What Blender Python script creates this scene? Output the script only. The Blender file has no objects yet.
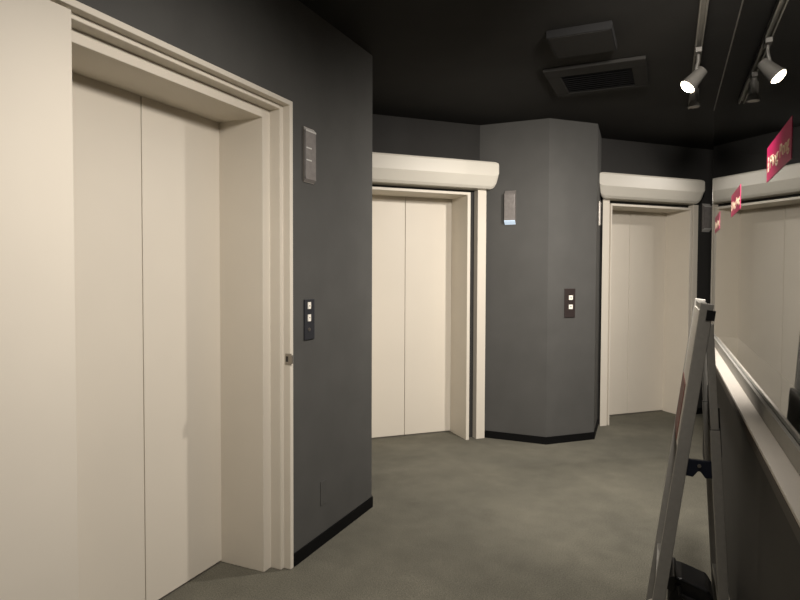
import bpy, bmesh, math, random
from mathutils import Vector, Matrix
random.seed(4)
C = bpy.context.scene.collection
R2 = math.sqrt(0.5)
CEIL = 2.72

# ---------------------------------------------------------------- materials
def mat(name, col, rough=0.6, metal=0.0, noise=0.0, nscale=30.0, bump=0.0, bscale=200.0,
        spec=0.5, trans=0.0, ior=1.45, emit=None, estr=0.0):
    m = bpy.data.materials.new(name); m.use_nodes = True
    nt = m.node_tree; b = nt.nodes['Principled BSDF']
    b.inputs['Base Color'].default_value = (*col, 1)
    b.inputs['Roughness'].default_value = rough
    b.inputs['Metallic'].default_value = metal
    b.inputs['Specular IOR Level'].default_value = spec
    b.inputs['Transmission Weight'].default_value = trans
    b.inputs['IOR'].default_value = ior
    if emit:
        b.inputs['Emission Color'].default_value = (*emit, 1)
        b.inputs['Emission Strength'].default_value = estr
    tc = nt.nodes.new('ShaderNodeTexCoord')
    if noise > 0:
        n = nt.nodes.new('ShaderNodeTexNoise'); n.inputs['Scale'].default_value = nscale
        n.inputs['Detail'].default_value = 5
        r = nt.nodes.new('ShaderNodeMapRange')
        r.inputs['From Min'].default_value = 0.3; r.inputs['From Max'].default_value = 0.7
        r.inputs['To Min'].default_value = 1 - noise; r.inputs['To Max'].default_value = 1 + noise
        mx = nt.nodes.new('ShaderNodeVectorMath'); mx.operation = 'SCALE'
        mx.inputs[0].default_value = col
        nt.links.new(tc.outputs['Object'], n.inputs['Vector'])
        nt.links.new(n.outputs['Fac'], r.inputs['Value'])
        nt.links.new(r.outputs['Result'], mx.inputs['Scale'])
        nt.links.new(mx.outputs['Vector'], b.inputs['Base Color'])
    if bump > 0:
        n2 = nt.nodes.new('ShaderNodeTexNoise'); n2.inputs['Scale'].default_value = bscale
        n2.inputs['Detail'].default_value = 3
        bp = nt.nodes.new('ShaderNodeBump'); bp.inputs['Strength'].default_value = bump
        bp.inputs['Distance'].default_value = 0.004
        nt.links.new(tc.outputs['Object'], n2.inputs['Vector'])
        nt.links.new(n2.outputs['Fac'], bp.inputs['Height'])
        nt.links.new(bp.outputs['Normal'], b.inputs['Normal'])
    return m

M = {}
M['cream'] = mat('cream_paint', (0.675, 0.625, 0.535), 0.5, noise=0.02, nscale=3, bump=0.05, bscale=350, spec=0.3)
M['door'] = mat('door_paint', (0.675, 0.625, 0.535), 0.42, noise=0.02, nscale=2, bump=0.05, bscale=350, spec=0.3)
M['shutter'] = mat('shutter_paint', (0.64, 0.61, 0.53), 0.4, noise=0.02, nscale=3, spec=0.35)
M['wall'] = mat('dark_grey_paint', (0.078, 0.077, 0.072), 0.75, noise=0.06, nscale=5, bump=0.15, bscale=260, spec=0.3)
M['wall_dark'] = mat('near_black_paint', (0.030, 0.029, 0.027), 0.8, noise=0.06, nscale=5, bump=0.15, bscale=260, spec=0.3)  # darker base colour for the back wall
M['lowwall'] = mat('charcoal_paint', (0.06, 0.058, 0.055), 0.7, noise=0.06, nscale=5, bump=0.15, bscale=260, spec=0.3)
M['ceil'] = mat('black_ceiling_paint', (0.024, 0.023, 0.021), 0.85, noise=0.08, nscale=4, bump=0.2, bscale=200, spec=0.2)
M['black'] = mat('black_vinyl', (0.004, 0.004, 0.004), 0.7, noise=0.1, nscale=20, spec=0.15)
M['void'] = mat('shaft_black', (0.004, 0.004, 0.004), 0.9)
M['alu'] = mat('brushed_aluminium', (0.30, 0.29, 0.265), 0.45, metal=0.4, noise=0.05, nscale=60)
M['sill'] = mat('pale_laminate', (0.62, 0.58, 0.52), 0.35, noise=0.03, nscale=8, spec=0.4)
M['channel'] = mat('grey_metal_channel', (0.33, 0.32, 0.29), 0.6, metal=0.0, noise=0.03, nscale=30)
M['lip'] = mat('dark_brown_edge', (0.035, 0.025, 0.018), 0.5, noise=0.1, nscale=40)
M['plastic'] = mat('black_plastic', (0.012, 0.012, 0.013), 0.32, noise=0.1, nscale=40)
M['bracket'] = mat('blue_black_plastic', (0.012, 0.014, 0.022), 0.3, noise=0.1, nscale=40)
M['white'] = mat('white_board', (0.72, 0.69, 0.62), 0.35, noise=0.02, nscale=10)
M['lens'] = mat('smoked_acrylic', (0.27, 0.25, 0.235), 0.22, metal=0.25, noise=0.12, nscale=35)
M['chrome'] = mat('polished_metal', (0.80, 0.78, 0.74), 0.22, metal=0.35, noise=0.02, nscale=20)
M['steel'] = mat('dull_steel', (0.34, 0.31, 0.27), 0.35, metal=0.8, noise=0.05, nscale=50)
M['plate'] = mat('slate_faceplate', (0.035, 0.036, 0.042), 0.4, metal=0.2, noise=0.05, nscale=50)
M['plate_brown'] = mat('brown_faceplate', (0.04, 0.030, 0.028), 0.4, metal=0.2, noise=0.05, nscale=50)
M['button'] = mat('white_button', (0.85, 0.80, 0.70), 0.3, noise=0.02, nscale=30, emit=(1, .93, .8), estr=0.12)
M['ink'] = mat('dark_ink', (0.03, 0.025, 0.02), 0.5, noise=0.05)
M['red'] = mat('crimson_vinyl', (0.52, 0.008, 0.105), 0.38, noise=0.03, nscale=12, spec=0.5)
M['letter'] = mat('cream_vinyl', (0.90, 0.72, 0.52), 0.3, noise=0.02, nscale=12)
M['track'] = mat('grey_track', (0.20, 0.19, 0.165), 0.45, metal=0.3, noise=0.05, nscale=30)
M['lamp_body'] = mat('grey_lamp_body', (0.10, 0.095, 0.085), 0.5, metal=0.2, noise=0.05, nscale=30)
M['glow'] = mat('lit_lens', (1, 0.9, 0.7), 0.4, emit=(1.0, 0.87, 0.62), estr=28)
M['led'] = mat('lit_blue_edge', (0.5, 0.6, 0.7), 0.3, emit=(0.62, 0.80, 1.0), estr=0.42)  # weak bluish emission for one lantern's lower cap
M['cord'] = mat('pale_cord', (0.45, 0.42, 0.36), 0.6, noise=0.05)
M['brown'] = mat('printed_brown', (0.16, 0.06, 0.045), 0.5, noise=0.3, nscale=18)

def glass_mat():
    m = mat('clear_glass', (0.93, 0.96, 0.94), 0.0, trans=1.0, ior=1.52)
    return m
M['glass'] = glass_mat()

def carpet_mat():
    m = bpy.data.materials.new('grey_carpet'); m.use_nodes = True
    nt = m.node_tree; b = nt.nodes['Principled BSDF']
    b.inputs['Roughness'].default_value = 0.95; b.inputs['Specular IOR Level'].default_value = 0.1
    tc = nt.nodes.new('ShaderNodeTexCoord')
    def noise(s, d):
        n = nt.nodes.new('ShaderNodeTexNoise'); n.inputs['Scale'].default_value = s; n.inputs['Detail'].default_value = d
        nt.links.new(tc.outputs['Object'], n.inputs['Vector']); return n
    n1, n2, n3 = noise(1.6, 4), noise(160, 3), noise(9, 6)
    ra = nt.nodes.new('ShaderNodeValToRGB')
    ra.color_ramp.elements[0].position = 0.34; ra.color_ramp.elements[0].color = (0.118, 0.113, 0.091, 1)
    ra.color_ramp.elements[1].position = 0.68; ra.color_ramp.elements[1].color = (0.158, 0.150, 0.119, 1)
    nt.links.new(n1.outputs['Fac'], ra.inputs['Fac'])
    def mul(src, lo, hi, nz):
        r = nt.nodes.new('ShaderNodeMapRange'); r.inputs['From Min'].default_value = .3; r.inputs['From Max'].default_value = .7
        r.inputs['To Min'].default_value = lo; r.inputs['To Max'].default_value = hi
        nt.links.new(nz.outputs['Fac'], r.inputs['Value'])
        v = nt.nodes.new('ShaderNodeVectorMath'); v.operation = 'SCALE'
        nt.links.new(src, v.inputs[0]); nt.links.new(r.outputs['Result'], v.inputs['Scale']); return v.outputs['Vector']
    c = mul(ra.outputs['Color'], 0.93, 1.07, n3); c = mul(c, 0.7, 1.3, n2)
    nt.links.new(c, b.inputs['Base Color'])
    bp = nt.nodes.new('ShaderNodeBump'); bp.inputs['Strength'].default_value = 0.5; bp.inputs['Distance'].default_value = 0.005
    nt.links.new(n2.outputs['Fac'], bp.inputs['Height']); nt.links.new(bp.outputs['Normal'], b.inputs['Normal'])
    return m
M['carpet'] = carpet_mat()

# ---------------------------------------------------------------- mesh helpers
def W(a, m, z):                      # 45-degree wall frame: a along the wall, m across it
    return Vector(((a + m) * R2, (a - m) * R2, z))

class MB:
    def __init__(self): self.bm = bmesh.new()
    def hexa(self, pts):             # 8 points: bottom ring, top ring
        v = [self.bm.verts.new(p) for p in pts]
        for f in ((0,1,2,3),(4,5,6,7),(0,1,5,4),(1,2,6,5),(2,3,7,6),(3,0,4,7)):
            self.bm.faces.new([v[i] for i in f])
        return self
    def box(self, x0, x1, y0, y1, z0, z1, fn=None):
        fn = fn or (lambda a, b, c: Vector((a, b, c)))
        return self.hexa([fn(x0,y0,z0),fn(x1,y0,z0),fn(x1,y1,z0),fn(x0,y1,z0),
                          fn(x0,y0,z1),fn(x1,y0,z1),fn(x1,y1,z1),fn(x0,y1,z1)])
    def prism(self, ring0, ring1):   # two rings of equal length
        a = [self.bm.verts.new(p) for p in ring0]; b = [self.bm.verts.new(p) for p in ring1]
        self.bm.faces.new(a); self.bm.faces.new(b)
        n = len(a)
        for i in range(n): self.bm.faces.new((a[i], a[(i+1)%n], b[(i+1)%n], b[i]))
        return self
    def loft(self, rings):
        R = [[self.bm.verts.new(p) for p in r] for r in rings]; n = len(R[0])
        self.bm.faces.new(R[0]); self.bm.faces.new(R[-1])
        for q in range(len(R)-1):
            for i in range(n): self.bm.faces.new((R[q][i], R[q][(i+1)%n], R[q+1][(i+1)%n], R[q+1][i]))
        return self
    def plan(self, pts, z0, z1):
        return self.prism([Vector((x,y,z0)) for x,y in pts], [Vector((x,y,z1)) for x,y in pts])
    def beam(self, p0, p1, u, w, d):  # box along p0-p1; u = width direction
        p0, p1, u = Vector(p0), Vector(p1), Vector(u).normalized()
        t = (p1-p0).normalized(); u = (u - t*u.dot(t)).normalized(); v = t.cross(u)
        r = [u*w/2+v*d/2, -u*w/2+v*d/2, -u*w/2-v*d/2, u*w/2-v*d/2]
        return self.prism([p0+q for q in r], [p1+q for q in r])
    def tube(self, path, rads, n=14):
        path = [Vector(p) for p in path]
        if not isinstance(rads, (list, tuple)): rads = [rads]*len(path)
        rings = []
        up = Vector((0,0,1))
        for i, p in enumerate(path):
            t = (path[min(i+1,len(path)-1)] - path[max(i-1,0)])
            if t.length < 1e-7: t = (path[-1]-path[0])
            t.normalize()
            a = t.cross(up if abs(t.z) < .95 else Vector((1,0,0))).normalized(); b = t.cross(a)
            rings.append([p + (a*math.cos(2*math.pi*k/n) + b*math.sin(2*math.pi*k/n))*rads[i] for k in range(n)])
        return self.loft(rings)
    def build(self, name, m, parent=None, at=(0,0,0), bevel=0.0, seg=2, smooth=False):
        bm = self.bm
        bmesh.ops.recalc_face_normals(bm, faces=bm.faces)
        org = Vector(at)
        if parent is not None:
            org = Vector(parent.get('_o', (0,0,0)))
        bmesh.ops.translate(bm, verts=bm.verts, vec=-org)
        me = bpy.data.meshes.new(name); bm.to_mesh(me); bm.free()
        me.materials.append(m)
        o = bpy.data.objects.new(name, me); C.objects.link(o)
        if smooth:
            for p in me.polygons: p.use_smooth = True
            me.set_sharp_from_angle(angle=math.radians(24 if smooth is True else smooth))
        if parent is not None: o.parent = parent
        else: o.location = org
        o['_o'] = tuple(org)
        if bevel:
            b = o.modifiers.new('bevel', 'BEVEL'); b.width = bevel; b.segments = seg; b.limit_method = 'ANGLE'
        return o

def thing(name, label, cat, loc, group=None):
    o = bpy.data.objects.new(name, None); C.objects.link(o); o.empty_display_size = 0.1
    o.location = loc; o['_o'] = tuple(loc); o['label'] = label; o['category'] = cat
    if group: o['group'] = group
    return o
def tag(o, label, cat, group=None):
    o['label'] = label; o['category'] = cat
    if group: o['group'] = group
    return o
def struct(o, label=None):
    o['kind'] = 'structure'
    if label: o['label'] = label
    return o

# ---------------------------------------------------------------- room shell
struct(MB().box(-3.4, 2.7, -3.2, 9.0, -0.08, 0.0).build('floor', M['carpet']))
struct(MB().box(-3.4, 2.7, -3.2, 9.0, CEIL, CEIL+0.1).build('ceiling', M['ceil']))

WX = -1.637                                  # face of the left wall
b = MB()
b.box(-2.12, WX, -3.2, 0.009, 0, CEIL)
b.box(-2.12, -1.735, 0.009, 1.29, 0, 2.136)
b.box(-2.12, WX, 0.009, 2.3835, 2.216, CEIL)
b.plan([(WX,2.3835),(WX,3.234),(-2.499,4.094),(-2.75,3.9),(-2.12,2.3835)], 0, CEIL)
struct(b.build('wall_left', M['wall']))
struct(MB().box(-2.16, -2.125, 0.0, 2.45, 0, 2.3).build('wall_shaft', M['void']))

WM = -4.66                                   # face of the slanted wall
b = MB()
E2C, E3C = 1.905, 4.375
segs = [(0.9, 1.40), (2.395, 3.86), (4.89, 9.2)]
for s0, s1 in segs: b.box(s0, s1, -5.02, WM, 0, CEIL, W)
b.box(1.40, 2.395, -5.02, WM, 2.132, CEIL, W); b.box(3.86, 4.89, -5.02, WM, 2.12, CEIL, W)
struct(b.build('wall_back', M['wall_dark']))
struct(MB().box(1.3, 5.0, -5.07, -5.03, 0, 2.3, W).build('wall_shaft', M['void']))
PIL = [(-1.52,5.07),(-0.925,5.07),(-0.58,5.415),(-0.605,5.985)]
struct(MB().plan(PIL, 0, CEIL).build('wall_pillar', M['wall']))
struct(MB().box(2.6, 2.7, -3.2, 4.2, 0, CEIL).build('wall_far', M['wall']))
struct(MB().box(-3.4, 2.7, -3.3, -3.2, 0, CEIL).build('wall_rear', M['wall']))

# black vinyl skirting
t = 0.008; HB = 0.062
struct(MB().plan([(WX,2.394),(WX,3.234),(-2.45,4.047),(-2.45+t*.4,4.047+t),(WX+t,3.234+t*.41),(WX+t,2.394)], 0, HB).build('baseboard_left', M['black']))
struct(MB().plan([(-1.50,5.07),(-0.925,5.07),(-0.58,5.415),(-0.6026,5.93),(-0.6026+t,5.93),(-0.58+t,5.415-t*.41),(-0.925+t*.41,5.07-t),(-1.50,5.07-t)], 0, HB).build('baseboard_pillar', M['black']))
struct(MB().box(WX, WX+t, -3.2, -0.005, 0, HB).build('baseboard_near', M['black']))
struct(MB().box(4.97, 8.0, WM, WM+t, 0, HB, W).build('baseboard_back', M['black']))

# ---------------------------------------------------------------- elevator beside the open fire door
F1 = lambda a, d, z: Vector((-1.985 + d, a, z))
def panels(root, F, c, half, h, d0=0.0):
    for sgn in (-1, 1):
        a0, a1 = (c-half, c-0.0022) if sgn < 0 else (c+0.0022, c+half)
        MB().box(a0, a1, d0-0.035, d0, 0.008, h+0.03, F).build('door_panel', M['door'], root, bevel=0.002)
    MB().box(c-half-.05, c+half+.05, d0-0.06, d0-0.002, -0.004, 0.002, F).build('sill', M['steel'], root)

e1 = thing('elevator', 'nearest cream elevator doors in stepped frame, with two closed panels', 'elevator', (-1.985, 1.827, 0), 'elevators in the lobby')
panels(e1, F1, 1.827, 0.50, 2.14)
# stepped frame: (depth from door plane, half-width beyond jamb, z) profile swept round left jamb, head, right jamb
J, Z0 = 0.466, 2.138
prof = [(-0.03,0),(0.255,0),(0.255,0.052),(0.315,0.052),(0.315,0.074),(0.355,0.074),(0.355,0.100),(0.349,0.100),(0.349,0.090),(-0.03,0.090)]
zsc = 0.86
rings = []
for kind in ('L0','L1','R1','R0'):
    ring = []
    for d, o in prof:
        z = 0.0 if kind[1] == '0' else Z0 + o*zsc
        a = 1.827 + (-(1.727 + o) if kind[0] == 'L' else J + o)
        ring.append(F1(a, d, z))
    rings.append(ring)
frame1 = MB().loft(rings).build('door_frame', M['cream'], e1, bevel=0.003)
MB().box(-2.015, -1.73, 1.292, 1.310, 0, 2.1375).build('jamb', M['cream'], e1)
# strike plate for the fire door latch, in the second step of the right jamb
sy = 1.827 + J + 0.074
b = MB().box(-1.655, -1.624, sy-0.003, sy+0.002, 0.985, 1.037)
b.box(-1.628, -1.616, sy-0.006, sy+0.002, 0.990, 1.030)
sp = b.build('strike_plate', M['steel'], frame1); sp['label'] = 'small dull steel strike plate'
MB().box(-1.652, -1.640, sy-0.0045, sy-0.002, 0.998, 1.024).build('latch_hole', M['ink'], sp)

# closed left leaf of the fire door in the same frame
d1 = struct(MB().box(-1.668, -1.632, 0.112, 1.247, 0.012, 2.190).build('door_1', M['cream'], at=(-1.65, 1.247, 0), bevel=0.002),
            'cream fire door leaf standing closed left of the nearest elevator')
for z in (0.3, 1.1, 1.9):
    MB().tube([(-1.626, 0.108, z-0.05), (-1.626, 0.108, z+0.05)], 0.006).build('hinge', M['steel'], d1, smooth=True)

# ---------------------------------------------------------------- two elevators with smoke shutter boxes
def casing(root, c, half, h, lw, rw, lm=None):
    """jambs and head, flush front 7 cm proud of the wall"""
    D = lambda a, d, z: W(a, -4.905 + d, z)
    b = MB()
    rings = []
    for kind in ('L0','L1','R1','R0'):
        sg = -1 if kind[0] == 'L' else 1
        w = lw if sg < 0 else rw
        ring = []
        hf = (lm or half) if sg < 0 else half
        for d, o in ((-0.03,0),(0.315,0),(0.315,w),(-0.03,w)):
            z = 0.0 if kind[1] == '0' else h + (0 if o == 0 else 0.022)
            ring.append(D(c + sg*(hf + o), d, z))
        rings.append(ring)
    return b.loft(rings).build('door_frame', M['cream'], root, bevel=0.002)

e2 = thing('elevator', 'middle elevator with cream double doors left of the pillar', 'elevator', W(E2C+.01, -4.905, 0), 'elevators in the lobby')
panels(e2, lambda a, d, z: W(a, -4.905+d, z), 1.913, 0.475, 2.105)
casing(e2, 1.913, 0.446, 2.103, 0.029, 0.029)
e3 = thing('elevator', 'far elevator with cream double doors right of the pillar', 'elevator', W(4.375, -4.905, 0), 'elevators in the lobby')
panels(e3, lambda a, d, z: W(a, -4.905+d, z), 4.372, 0.50, 2.083)
casing(e3, 4.372, 0.470, 2.081, 0.014, 0.030, lm=0.490)

def housing(root, aL, aR, zb, zt, pf, clipL=None, clipR=None):
    # cross-section of the box: p = distance from the wall face
    h = zt - zb
    prof = [(0.0, zt), (pf-0.018, zt), (pf-0.005, zt-0.006), (pf, zt-0.018)]
    prof += [(pf, zb + h*0.47)]
    prof += [(pf-0.019, zb+h*0.27), (pf-0.036, zb+h*0.11), (pf-0.055, zb+h*0.025), (pf-0.078, zb), (0.0, zb)]
    r = 0.050
    rings = []
    N = 7
    ss = [(i/N)**1.6*r for i in range(N+1)]
    def ring(dist, base, sgn):
        lift = r - math.sqrt(max(0, r*r - (r-dist)**2)) if dist < r else 0
        out = []
        for p, z in prof:
            a = base + sgn*dist
            m = WM + p
            if sgn > 0 and clipL is not None: a = max(a, clipL(m) + dist)
            if sgn < 0 and clipR is not None: a = min(a, clipR(m) - dist)
            k = max(0, 1 - (z - zb)/(h*0.8))
            kt = max(0, 1 - (zt - z)/(h*0.25))
            out.append(W(a, m, z + lift*k - lift*0.25*kt))
        return out
    for d in ss: rings.append(ring(d, aL, 1))
    for d in reversed(ss): rings.append(ring(d, aR, -1))
    return MB().loft(rings).build('shutter_box', M['shutter'], root, smooth=18)

sh2 = thing('roller_shutter', 'cream smoke shutter box with guide rails over the middle elevator', 'shutter', W(E2C, WM, 0), 'shutters above the elevators')
housing(sh2, 1.29, 2.60, 2.152, 2.381, 0.175, clipR=lambda m: 7.158 + m)
g = [(2.458, WM), (2.458, WM+0.07), (2.540, WM+0.07), (2.508, WM)]
MB().prism([W(a, m, 0) for a, m in g], [W(a, m, 2.1515) for a, m in g]).build('guide_rail', M['cream'], sh2, bevel=0.002)
MB().box(1.315, 1.386, WM, WM+0.07, 0, 2.1515, W).build('guide_rail', M['cream'], sh2, bevel=0.002)

sh3 = thing('roller_shutter', 'cream smoke shutter box with guide rails over the far elevator', 'shutter', W(4.37, WM, 0), 'shutters above the elevators')
cl3 = lambda m: -0.594/R2 - m
housing(sh3, 3.60, 4.915, 2.136, 2.371, 0.175, clipL=cl3)
g = [(3.772, WM+0.07), (3.850, WM+0.07), (3.862, WM), (cl3(WM)+.008, WM)]
MB().prism([W(a, m, 0) for a, m in g], [W(a, m, 2.1355) for a, m in g]).build('guide_rail', M['cream'], sh3)
MB().box(4.886, 4.95, WM, WM+0.07, 0, 2.1355, W).build('guide_rail', M['cream'], sh3, bevel=0.002)

# ---------------------------------------------------------------- hall lanterns
def lantern(label, o, along, nrm, w, h, top=True, blue_edge=False, marks=True, d=0.034, cap='chrome', low=None):
    o, A, N = Vector(o), Vector(along).normalized(), Vector(nrm).normalized()
    root = thing('hall_lantern', label, 'lantern', o, 'hall lanterns by the elevators')
    F = lambda a, n, z: o + A*a + N*n + Vector((0,0,z))
    MB().box(-w/2, w/2, -0.001, 0.006, -h/2, h/2, F).build('back_plate', M['steel'], root)
    c = min(0.03, d*.9)
    pr = [(0.006,-h/2+.004),(d,-h/2+c),(d,h/2-c),(0.006,h/2-.004)]
    MB().prism([F(-w/2+.006,n,z) for n,z in pr],[F(w/2-.006,n,z) for n,z in pr]).build('lens', M['lens'], root, bevel=0.002)
    q = 0.0015
    for sg in (-1, 1):
        pr2 = [(0.006,sg*(h/2-.002)),(d+q,sg*(h/2-c)),(d+q,sg*(h/2-c-.007)),(d-.003,sg*(h/2-c-.007)),(0.006,sg*(h/2-.010))]
        mm = M['led'] if (blue_edge and sg < 0) else M[low or cap] if sg < 0 else M[cap]
        MB().prism([F(-w/2,n,z) for n,z in pr2],[F(w/2,n,z) for n,z in pr2]).build('end_cap', mm, root)
    for sg in (-1, 1):
        a0 = sg*(w/2); a1 = sg*(w/2-.007)
        MB().box(min(a0,a1), max(a0,a1), 0.006, d, -h/2+c+.002, h/2-c-.002, F).build('side_strip', M['led'] if (blue_edge and False) else M['lens'], root)
    if marks:
        for z in (h*0.12, -h*0.10):
            MB().box(-w/2+.006, w*0.05, d, d+.002, z-.003, z+.003, F).build('divider', M['chrome'], root)
    return root
lantern('slim clear hall lantern high on left wall beside nearest elevator', (WX, 2.532, 1.998), (0,1,0), (1,0,0), 0.092, 0.268, d=0.017, low='lens')
lantern('hall lantern with bluish lit lower edge on pillar beside middle elevator', (-1.246, 5.07, 1.995), (1,0,0), (0,-1,0), 0.092, 0.29, blue_edge=True, marks=False, cap='lens')
lantern('hall lantern seen edge-on on pillar side left of far elevator', (-0.597, 5.78, 1.99), (-0.044,1,0), (1,0.044,0), 0.092, 0.22, marks=False, d=0.013, cap='lens')
lantern('dull hall lantern on dark wall right of far elevator', W(5.12, WM, 2.02), (R2,R2,0), (R2,-R2,0), 0.095, 0.29, marks=False)

# ---------------------------------------------------------------- call button panels
def arrow(F, cx, cz, s, up, n0):
    k = 1 if up else -1
    b = MB()
    pts = [(-s,-s*k*.8),(s,-s*k*.8),(0,s*k*.8)]
    b.prism([F(cx+x,n0,cz+z) for x,z in pts],[F(cx+x,n0+.0008,cz+z) for x,z in pts]); return b
def call_panel(label, o, along, nrm, w, h, zs, plate, bw, bh, key=None, ctr=0.0):
    o, A, N = Vector(o), Vector(along).normalized(), Vector(nrm).normalized()
    root = thing('call_button_panel', label, 'button panel', o)
    F = lambda a, n, z: o + A*a + N*n + Vector((0,0,z))
    MB().box(-w/2, w/2, 0, 0.008, -h/2, h/2, F).build('faceplate', plate, root, bevel=0.0015)
    for i, z in enumerate(zs):
        bt = MB().box(ctr-bw/2, ctr+bw/2, 0.008, 0.013, z-bh/2, z+bh/2, F).build('button', M['button'], root, bevel=0.001)
        arrow(F, ctr, z, bw*.2, i == 0, 0.013).build('arrow', M['ink'], bt)
    if key is not None:
        kx = MB().tube([F(ctr,0.008,key), F(ctr,0.012,key)], 0.009).build('key_switch', M['steel'], root)
        MB().box(ctr-.0012, ctr+.0012, 0.012, 0.0128, key-.006, key+.006, F).build('key_slot', M['ink'], kx)
    return root
call_panel('slate call panel with two white buttons and key switch on left wall', (WX, 2.535, 1.189), (0,1,0), (1,0,0), 0.088, 0.200,
           (0.069, 0.008), M['plate'], 0.024, 0.034, key=-0.050, ctr=-0.008)
call_panel('brown call panel with two white buttons on lit pillar face', ((-0.925-0.58)/2-0.018, (5.07+5.415)/2-0.018, 1.187), (R2,R2,0), (R2,-R2,0), 0.106, 0.245,
           (0.046, -0.032), M['plate_brown'], 0.038, 0.038, ctr=0.006)
cp = thing('outlet_cover', 'blank grey cover plate low on left wall beside nearest elevator', 'cover plate', (WX, 2.675, 0.275))
MB().box(WX, WX+0.004, 2.645, 2.705, 0.21, 0.335).build('plate', M['wall'], cp, bevel=0.001)
for z in (0.225, 0.32):
    MB().tube([(WX+.004, 2.675, z), (WX+.0052, 2.675, z)], 0.003, 8).build('screw', M['wall'], cp)

# ---------------------------------------------------------------- glass partition on the low wall
GX, GEND = 0.300, 5.30
struct(MB().box(0.262, 0.42, -3.2, GEND, 0, 0.905).build('wall_right', M['lowwall']))
ws = MB().box(0.232, 0.50, -3.2, GEND+.01, 0.912, 0.94).build('trim_1', M['sill'], bevel=0.002)
struct(ws, 'pale sill board running along the glass partition')
MB().box(0.236, 0.50, -3.2, GEND, 0.890, 0.9119).build('apron', M['lip'], ws)
MB().box(0.2305, 0.2318, -3.2, GEND, 0.911, 0.930).build('edge_strip', M['lip'], ws)
b = MB().box(0.284, 0.295, -3.2, GEND, 0.9402, 0.995); b.box(0.305, 0.316, -3.2, GEND, 0.9402, 0.995); b.box(0.295, 0.305, -3.2, GEND, 0.9402, 0.952)
struct(b.build('trim_2', M['channel'], bevel=0.001))
struct(MB().box(0.2955, 0.3045, -3.2, GEND-.002, 0.953, CEIL-0.012).build('window_1', M['glass']))
struct(MB().box(0.2935, 0.2952, -3.2, GEND, CEIL-0.016, CEIL).box(0.3048, 0.307, -3.2, GEND, CEIL-0.016, CEIL).build('trim_3', M['track']))

# ---------------------------------------------------------------- crimson signs stuck on the glass
def text_mesh(s, size, ext):
    cu = bpy.data.curves.new('txt', 'FONT'); cu.body = s; cu.size = size; cu.extrude = ext
    cu.align_x = 'CENTER'; cu.align_y = 'CENTER'; cu.offset = 0.0006
    ob = bpy.data.objects.new('txt', cu); C.objects.link(ob)
    bpy.context.view_layer.update()
    me = bpy.data.meshes.new_from_object(ob.evaluated_get(bpy.context.evaluated_depsgraph_get()))
    bpy.data.objects.remove(ob); bpy.data.curves.remove(cu)
    return me
words = []
for wd, off in (('Ping', 0.072), ('Pong', -0.116)):
    tm = text_mesh(wd, 0.056, 0.0006)
    xs = [v.co.x for v in tm.vertices]; sx = 0.155/(max(xs)-min(xs))
    for v in tm.vertices:                      # text x -> -Y, text y -> Z, facing -X
        x, y, z = v.co; v.co = Vector((-0.0018 - z, -x*sx + off, y - 0.006))
    tm.materials.append(M['letter']); words.append(tm)
for k, (yc, lab) in enumerate(((2.145, 'nearest crimson sign with pale lettering stuck on the glass, top right'),
                               (3.430, 'middle crimson sign on the glass, washed out by reflection'),
                               (4.690, 'farthest and smallest-looking crimson sign on the glass, brightly lit'))):
    o = Vector((0.2954, yc, 1.782))
    root = thing('glass_sign', lab, 'sign', o, 'crimson signs on the glass')
    MB().box(0.2942, 0.2954, yc-.225, yc+.225, 1.782-.0575, 1.782+.0575).build('panel', M['red'], root)
    for tm in words:
        t = bpy.data.objects.new('lettering', tm); C.objects.link(t); t.parent = root
    b = MB()
    for i in range(3): b.box(0.2932, 0.2942, yc+.180, yc+.202-.004*i, 1.782-.028+i*.017, 1.782-.014+i*.017)
    b.build('emblem', M['letter'], root)

# ---------------------------------------------------------------- ceiling fittings
hp = thing('ceiling_panel', 'black-edged square panel on the ceiling, nearer than the vent', 'panel', (-0.455, 3.47, CEIL))
MB().box(-0.622, -0.29, 3.285, 3.615, CEIL-0.040, CEIL).build('rim', M['void'], hp)
MB().box(-0.612, -0.300, 3.297, 3.605, CEIL-0.0415, CEIL-0.040).build('cover', M['ceil'], hp)
vp = thing('ceiling_vent', 'black square air vent with dark slats on the ceiling', 'vent', (-0.45, 4.2, CEIL))
b = MB()
X0,X1,Y0,Y1 = -0.755,-0.148,3.87,4.45; x0,x1,y0,y1 = -0.665,-0.235,4.01,4.38
for q in ((X0,X1,Y0,y0),(X0,X1,y1,Y1),(X0,x0,y0,y1),(x1,X1,y0,y1)): b.box(*q, CEIL-0.022, CEIL)
b.build('frame', M['ceil'], vp, bevel=0.006)
MB().box(x0, x1, y0, y1, CEIL-0.003, CEIL).build('duct', M['void'], vp)
for i in range(9):
    y = y0 + (i+.5)*(y1-y0)/9
    MB().beam((x0, y, CEIL-.012), (x1, y, CEIL-.012), (0, 1, 0.8), 0.026, 0.002).build('slat', M['void'], vp)

TX = 0.128
b = MB()
for dx in (-0.0145, 0.0145): b.box(TX+dx-.004, TX+dx+.004, -2.6, 5.10, CEIL-.034, CEIL)
b.box(TX-.0105, TX+.0105, -2.6, 5.10, CEIL-.012, CEIL)
tr = tag(b.build('lighting_track', M['track'], at=(TX, 5.1, CEIL)), 'grey lighting track running along the black ceiling', 'track')

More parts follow.
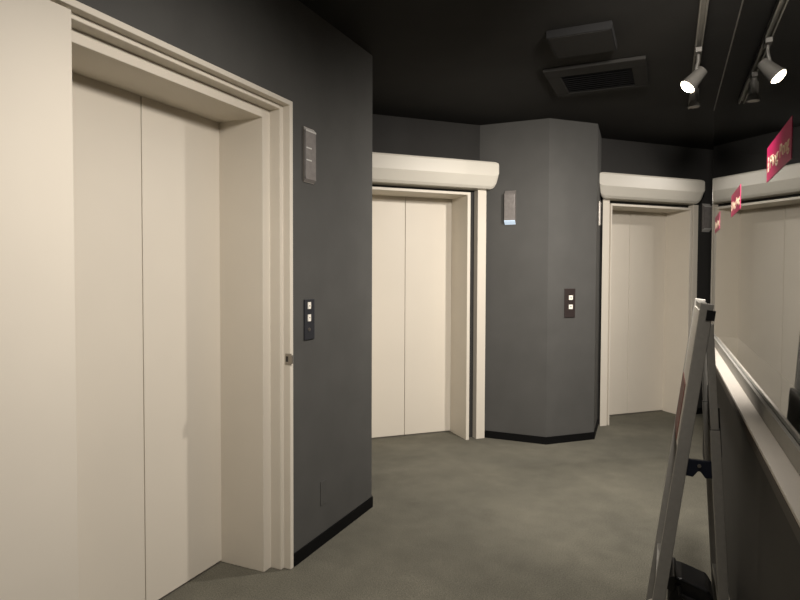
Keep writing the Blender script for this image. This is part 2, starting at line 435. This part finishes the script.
def spotlight(label, y, aim, lit, off=(-0.02, 0, -0.2)):
    root = thing('track_spotlight', label, 'spotlight', (TX, y, CEIL-.034), 'track spotlights')
    MB().box(TX-.017, TX+.017, y-.05, y+.05, CEIL-.062, CEIL-.0345).build('adapter', M['lamp_body'], root, bevel=0.003)
    h = Vector((TX, y, CEIL)) + Vector(off)
    MB().tube([(TX, y, CEIL-.062), (TX, y, CEIL-.10), (TX+off[0]*.5, y, h.z+.055), (h.x, h.y, h.z+.02)], 0.009).build('arm', M['lamp_body'], root, smooth=True)
    d = (Vector(aim) - h).normalized()
    hd = MB().tube([h-d*.075, h-d*.07, h-d*.02, h+d*.035, h+d*.05], [0.018, 0.030, 0.036, 0.043, 0.046], 24).build('lamp_head', M['lamp_body'], root, smooth=True)
    MB().tube([h+d*.0501, h+d*.058, h+d*.066, h+d*.070], [.042,.038,.026,.008], 24).build('lens', M['glow'] if lit else M['lens'], hd)
    return h + d*0.12, d
def spot(p, d, energy, size, blend, col=(1, 0.925, 0.85), rad=0.04):
    l = bpy.data.lights.new('spot', 'SPOT'); l.energy = energy; l.spot_size = math.radians(size); l.spot_blend = blend
    l.color = col; l.shadow_soft_size = rad
    o = bpy.data.objects.new('spot_lamp', l); C.objects.link(o); o.location = p
    o.rotation_euler = Vector(d).to_track_quat('-Z', 'Y').to_euler()
    return o
p, d = spotlight('glaring lit track spotlight hanging under the ceiling track', 3.80, (-1.5, 3.3, 0.6), True)
spot(p, Vector((-0.6, 0.20, -0.77)), 185, 150, 1.0)
# unlit spotlight pointing straight down
yy = 4.39
root = thing('track_spotlight', 'unlit grey track spotlight pointing down beyond the lit one', 'spotlight', (TX, yy, CEIL-.034), 'track spotlights')
MB().box(TX-.017, TX+.017, yy-.05, yy+.05, CEIL-.062, CEIL-.0345).build('adapter', M['lamp_body'], root, bevel=0.003)
hd = MB().tube([(TX,yy,CEIL-.062),(TX,yy,CEIL-.08),(TX,yy,CEIL-.085),(TX,yy,CEIL-.15),(TX,yy,CEIL-.16),(TX,yy,CEIL-.20)],[.02,.02,.028,.028,.024,.038],24).build('lamp_head', M['lamp_body'], root, smooth=True)
MB().tube([(TX,yy,CEIL-.2001),(TX,yy,CEIL-.203)], 0.034, 24).build('lens', M['lens'], hd)
# lamps along the same track behind the photographer
for y, aim, e, sz in ((1.75, (-0.25, 5.9, 0.6), 390, 100), (1.25, (-1.8, 1.8, 0.4), 200, 115)):
    p, d = spotlight('lit track spotlight high above the sill, ' + ('nearer the far elevator' if y > 1.5 else 'nearer the fire door leaf'), y, aim, True)
    spot(p, d, e, sz, 1.0, rad=0.11)

# added lamp, out of view, brightening the pillar's slanted face from the right
dl = thing('downlight', 'round ceiling downlight in the passage beyond the end of the glass', 'downlight', (1.6, 6.2, CEIL))
MB().tube([(1.6,6.2,CEIL-.018),(1.6,6.2,CEIL)], [0.075,0.085], 32).build('trim_ring', M['lamp_body'], dl, smooth=True)
MB().tube([(1.6,6.2,CEIL-.022),(1.6,6.2,CEIL-.018)], 0.055, 32).build('lens', M['glow'], dl)
spot((1.6,6.2,CEIL-.05), Vector((-2.45,-1.10,-1.25)), 130, 84, 1.0)

# ---------------------------------------------------------------- folding sign stand beside the low wall
st = thing('sign_stand', 'aluminium A-frame sign stand beside the low wall', 'sign stand', (0.06, 2.45, 0))
YN, YF = 2.20, 2.69
TOP = Vector((0.114, 0, 1.318)); LF = Vector((-0.056, 0, 0.0)); RT = Vector((0.121, 0, 1.25)); RF = Vector((0.200, 0, 0.0))
def at(p, y): return (p.x, y, p.z)
for y in (YN, YF):
    lg = MB().beam(at(TOP,y), at(LF,y), (0,1,0), 0.028, 0.039).build('leg', M['alu'], st, bevel=0.002)
    MB().beam((TOP.x+.012, y-.0155, TOP.z-.022), (TOP.x+.008, y-.0155, TOP.z-.055), (1,0,0), 0.026, 0.004).build('corner_cap', M['plastic'], lg)
    mid = RT.lerp(RF, 0.30)
    lg = MB().beam(at(RT,y), at(mid,y), (0,1,0), 0.022, 0.024).build('leg', M['alu'], st, bevel=0.002)
    lo = RT.lerp(RF, 0.275)
    MB().beam(at(lo,y), at(RF,y), (0,1,0), 0.026, 0.030).build('lower_leg', M['alu'], lg, bevel=0.002)
    MB().beam(at(RT.lerp(RF,.2735),y), at(lo,y), (0,1,0), 0.027, 0.031).build('joint_ring', M['plastic'], lg)
    if y == YF: continue
    # spreader bracket, butterfly shaped
    zt, zb = 0.800, 0.745
    xl = TOP.x + (TOP.z-zt)*(LF.x-TOP.x)/TOP.z + .014; xr = RT.x + (RT.z-zt)*(RF.x-RT.x)/RT.z - .012
    xm = (xl+xr)/2
    pts = [(xl,zt),(xr,zt),(xr+.004,zb),(xm+.018,zb-.002),(xm+.004,zb+.018),(xm-.004,zb+.018),(xm-.018,zb-.002),(xl-.008,zb)]
    sb = MB().prism([Vector((x,y-.008,z)) for x,z in pts],[Vector((x,y+.008,z)) for x,z in pts]).build('spreader', M['bracket'], st, bevel=0.002)
    MB().tube([(xm,y-.012,zt-.018),(xm,y-.008,zt-.018)], .006, 10).build('rivet', M['steel'], sb)
# rails joining the two sides
sl = (TOP-LF).normalized()
def onleft(z): return LF + (TOP-LF)*(z/TOP.z)
for z, th in ((1.30, .026), (0.80, .024), (0.292, .022)):
    q = onleft(z)
    MB().beam(at(q,YN+.014), at(q,YF-.014), (1,0,0), th, 0.024).build('rail', M['alu'], st, bevel=0.002)
for z in (1.235, 0.25):
    q = RT.lerp(RF, (RT.z-z)/RT.z)
    MB().beam(at(q,YN+.013), at(q,YF-.013), (1,0,0), .02, 0.02).build('rail', M['alu'], st, bevel=0.002)
# board between the front legs
nl = Vector((-sl.z, 0, sl.x))
pa, pb = onleft(0.812)+nl*0.013, onleft(1.288)+nl*0.013
MB().beam(((pa.x+pb.x)/2, YN+.014, (pa.z+pb.z)/2), ((pa.x+pb.x)/2, YF-.014, (pa.z+pb.z)/2), sl, (pb-pa).length, 0.008).build('board', M['white'], st)
pa, pb = onleft(0.815)+nl*0.0185, onleft(1.02)+nl*0.0185
po = MB().beam(((pa.x+pb.x)/2, YN+.16, (pa.z+pb.z)/2), ((pa.x+pb.x)/2, YF-.02, (pa.z+pb.z)/2), sl, (pb-pa).length, 0.002).build('poster', M['brown'], st)
po['label'] = 'reddish brown printed strip on the board'
# dark rear panel low between the back legs
q0 = RT.lerp(RF, (RT.z-.975)/RT.z); q1 = RT.lerp(RF, (RT.z-.815)/RT.z)
MB().beam(((q0.x+q1.x)/2+.012, YN+.013, (q0.z+q1.z)/2), ((q0.x+q1.x)/2+.012, YF+.06, (q0.z+q1.z)/2), q1-q0, 0.16, 0.012).build('rear_panel', M['plastic'], st)
# wire loop at the lower rail
q = onleft(0.292)
lp = [(q.x-.012-.022*math.sin(math.pi*i/10), YN-.004, q.z+.012-0.075*i/10+.018*math.sin(math.pi*i/10)) for i in range(11)]
MB().tube(lp, 0.0028, 8).build('wire_loop', M['cord'], st, smooth=True)

# ---------------------------------------------------------------- black plastic case on the carpet between the legs
cs = thing('plastic_case', 'black moulded plastic case on carpet between the sign stand legs', 'case', (0.085, 2.55, 0))
K = 0.80
pts = [(0.012,0),(0.160,0),(0.172,0.06),(0.168,0.265),(0.150,0.305),(0.060,0.338),(0.030,0.342),(0.016,0.325),(0.012,0.30)]
MB().prism([Vector((x,2.46,z*K)) for x,z in pts],[Vector((x,2.62,z*K)) for x,z in pts]).build('body', M['plastic'], cs, bevel=0.012, seg=3)
pts = [(0.004,0.285),(0.014,0.335),(0.030,0.348),(0.040,0.346),(0.040,0.285),(0.028,0.270)]
MB().prism([Vector((x,2.452,z*K)) for x,z in pts],[Vector((x,2.628,z*K)) for x,z in pts]).build('side_clip', M['plastic'], cs, bevel=0.004)
MB().tube([(x,y,z*K) for x,y,z in [(0.050,2.450,0.31),(0.056,2.444,0.275),(0.075,2.442,0.262),(0.110,2.442,0.252),(0.125,2.444,0.235),(0.128,2.452,0.19)]], 0.009, 10).build('handle', M['plastic'], cs, smooth=True)
MB().box(0.045, 0.12, 2.4545, 2.462, 0.13, 0.18).build('latch', M['plastic'], cs, bevel=0.003)

# ---------------------------------------------------------------- light, camera
w = bpy.data.worlds.new('world'); bpy.context.scene.world = w; w.use_nodes = True
w.node_tree.nodes['Background'].inputs['Color'].default_value = (0.9, 0.95, 1.0, 1)
w.node_tree.nodes['Background'].inputs['Strength'].default_value = 0.02

cam = bpy.data.cameras.new('camera'); co = bpy.data.objects.new('camera', cam); C.objects.link(co)
cam.sensor_fit = 'HORIZONTAL'; cam.sensor_width = 36; cam.lens = 600/800*36; cam.clip_start = 0.02
co.location = (0, 0, 1.4)
co.rotation_euler = (Matrix.Rotation(math.radians(24.174), 3, 'Z') @ Matrix.Rotation(math.radians(90-1.75), 3, 'X') @ Matrix.Rotation(0.0037, 3, 'Z')).to_euler()
cam.shift_y = -0.0055
sc = bpy.context.scene; sc.camera = co
for o in bpy.data.objects:
    if '_o' in o: del o['_o']
sc.view_settings.view_transform = 'Standard'; sc.view_settings.look = 'None'
sc.view_settings.gamma = 1; sc.view_settings.exposure = 0.0; sc.view_settings.use_curve_mapping = False
sc.cycles.max_bounces = 12; sc.cycles.caustics_refractive = False; sc.cycles.caustics_reflective = True
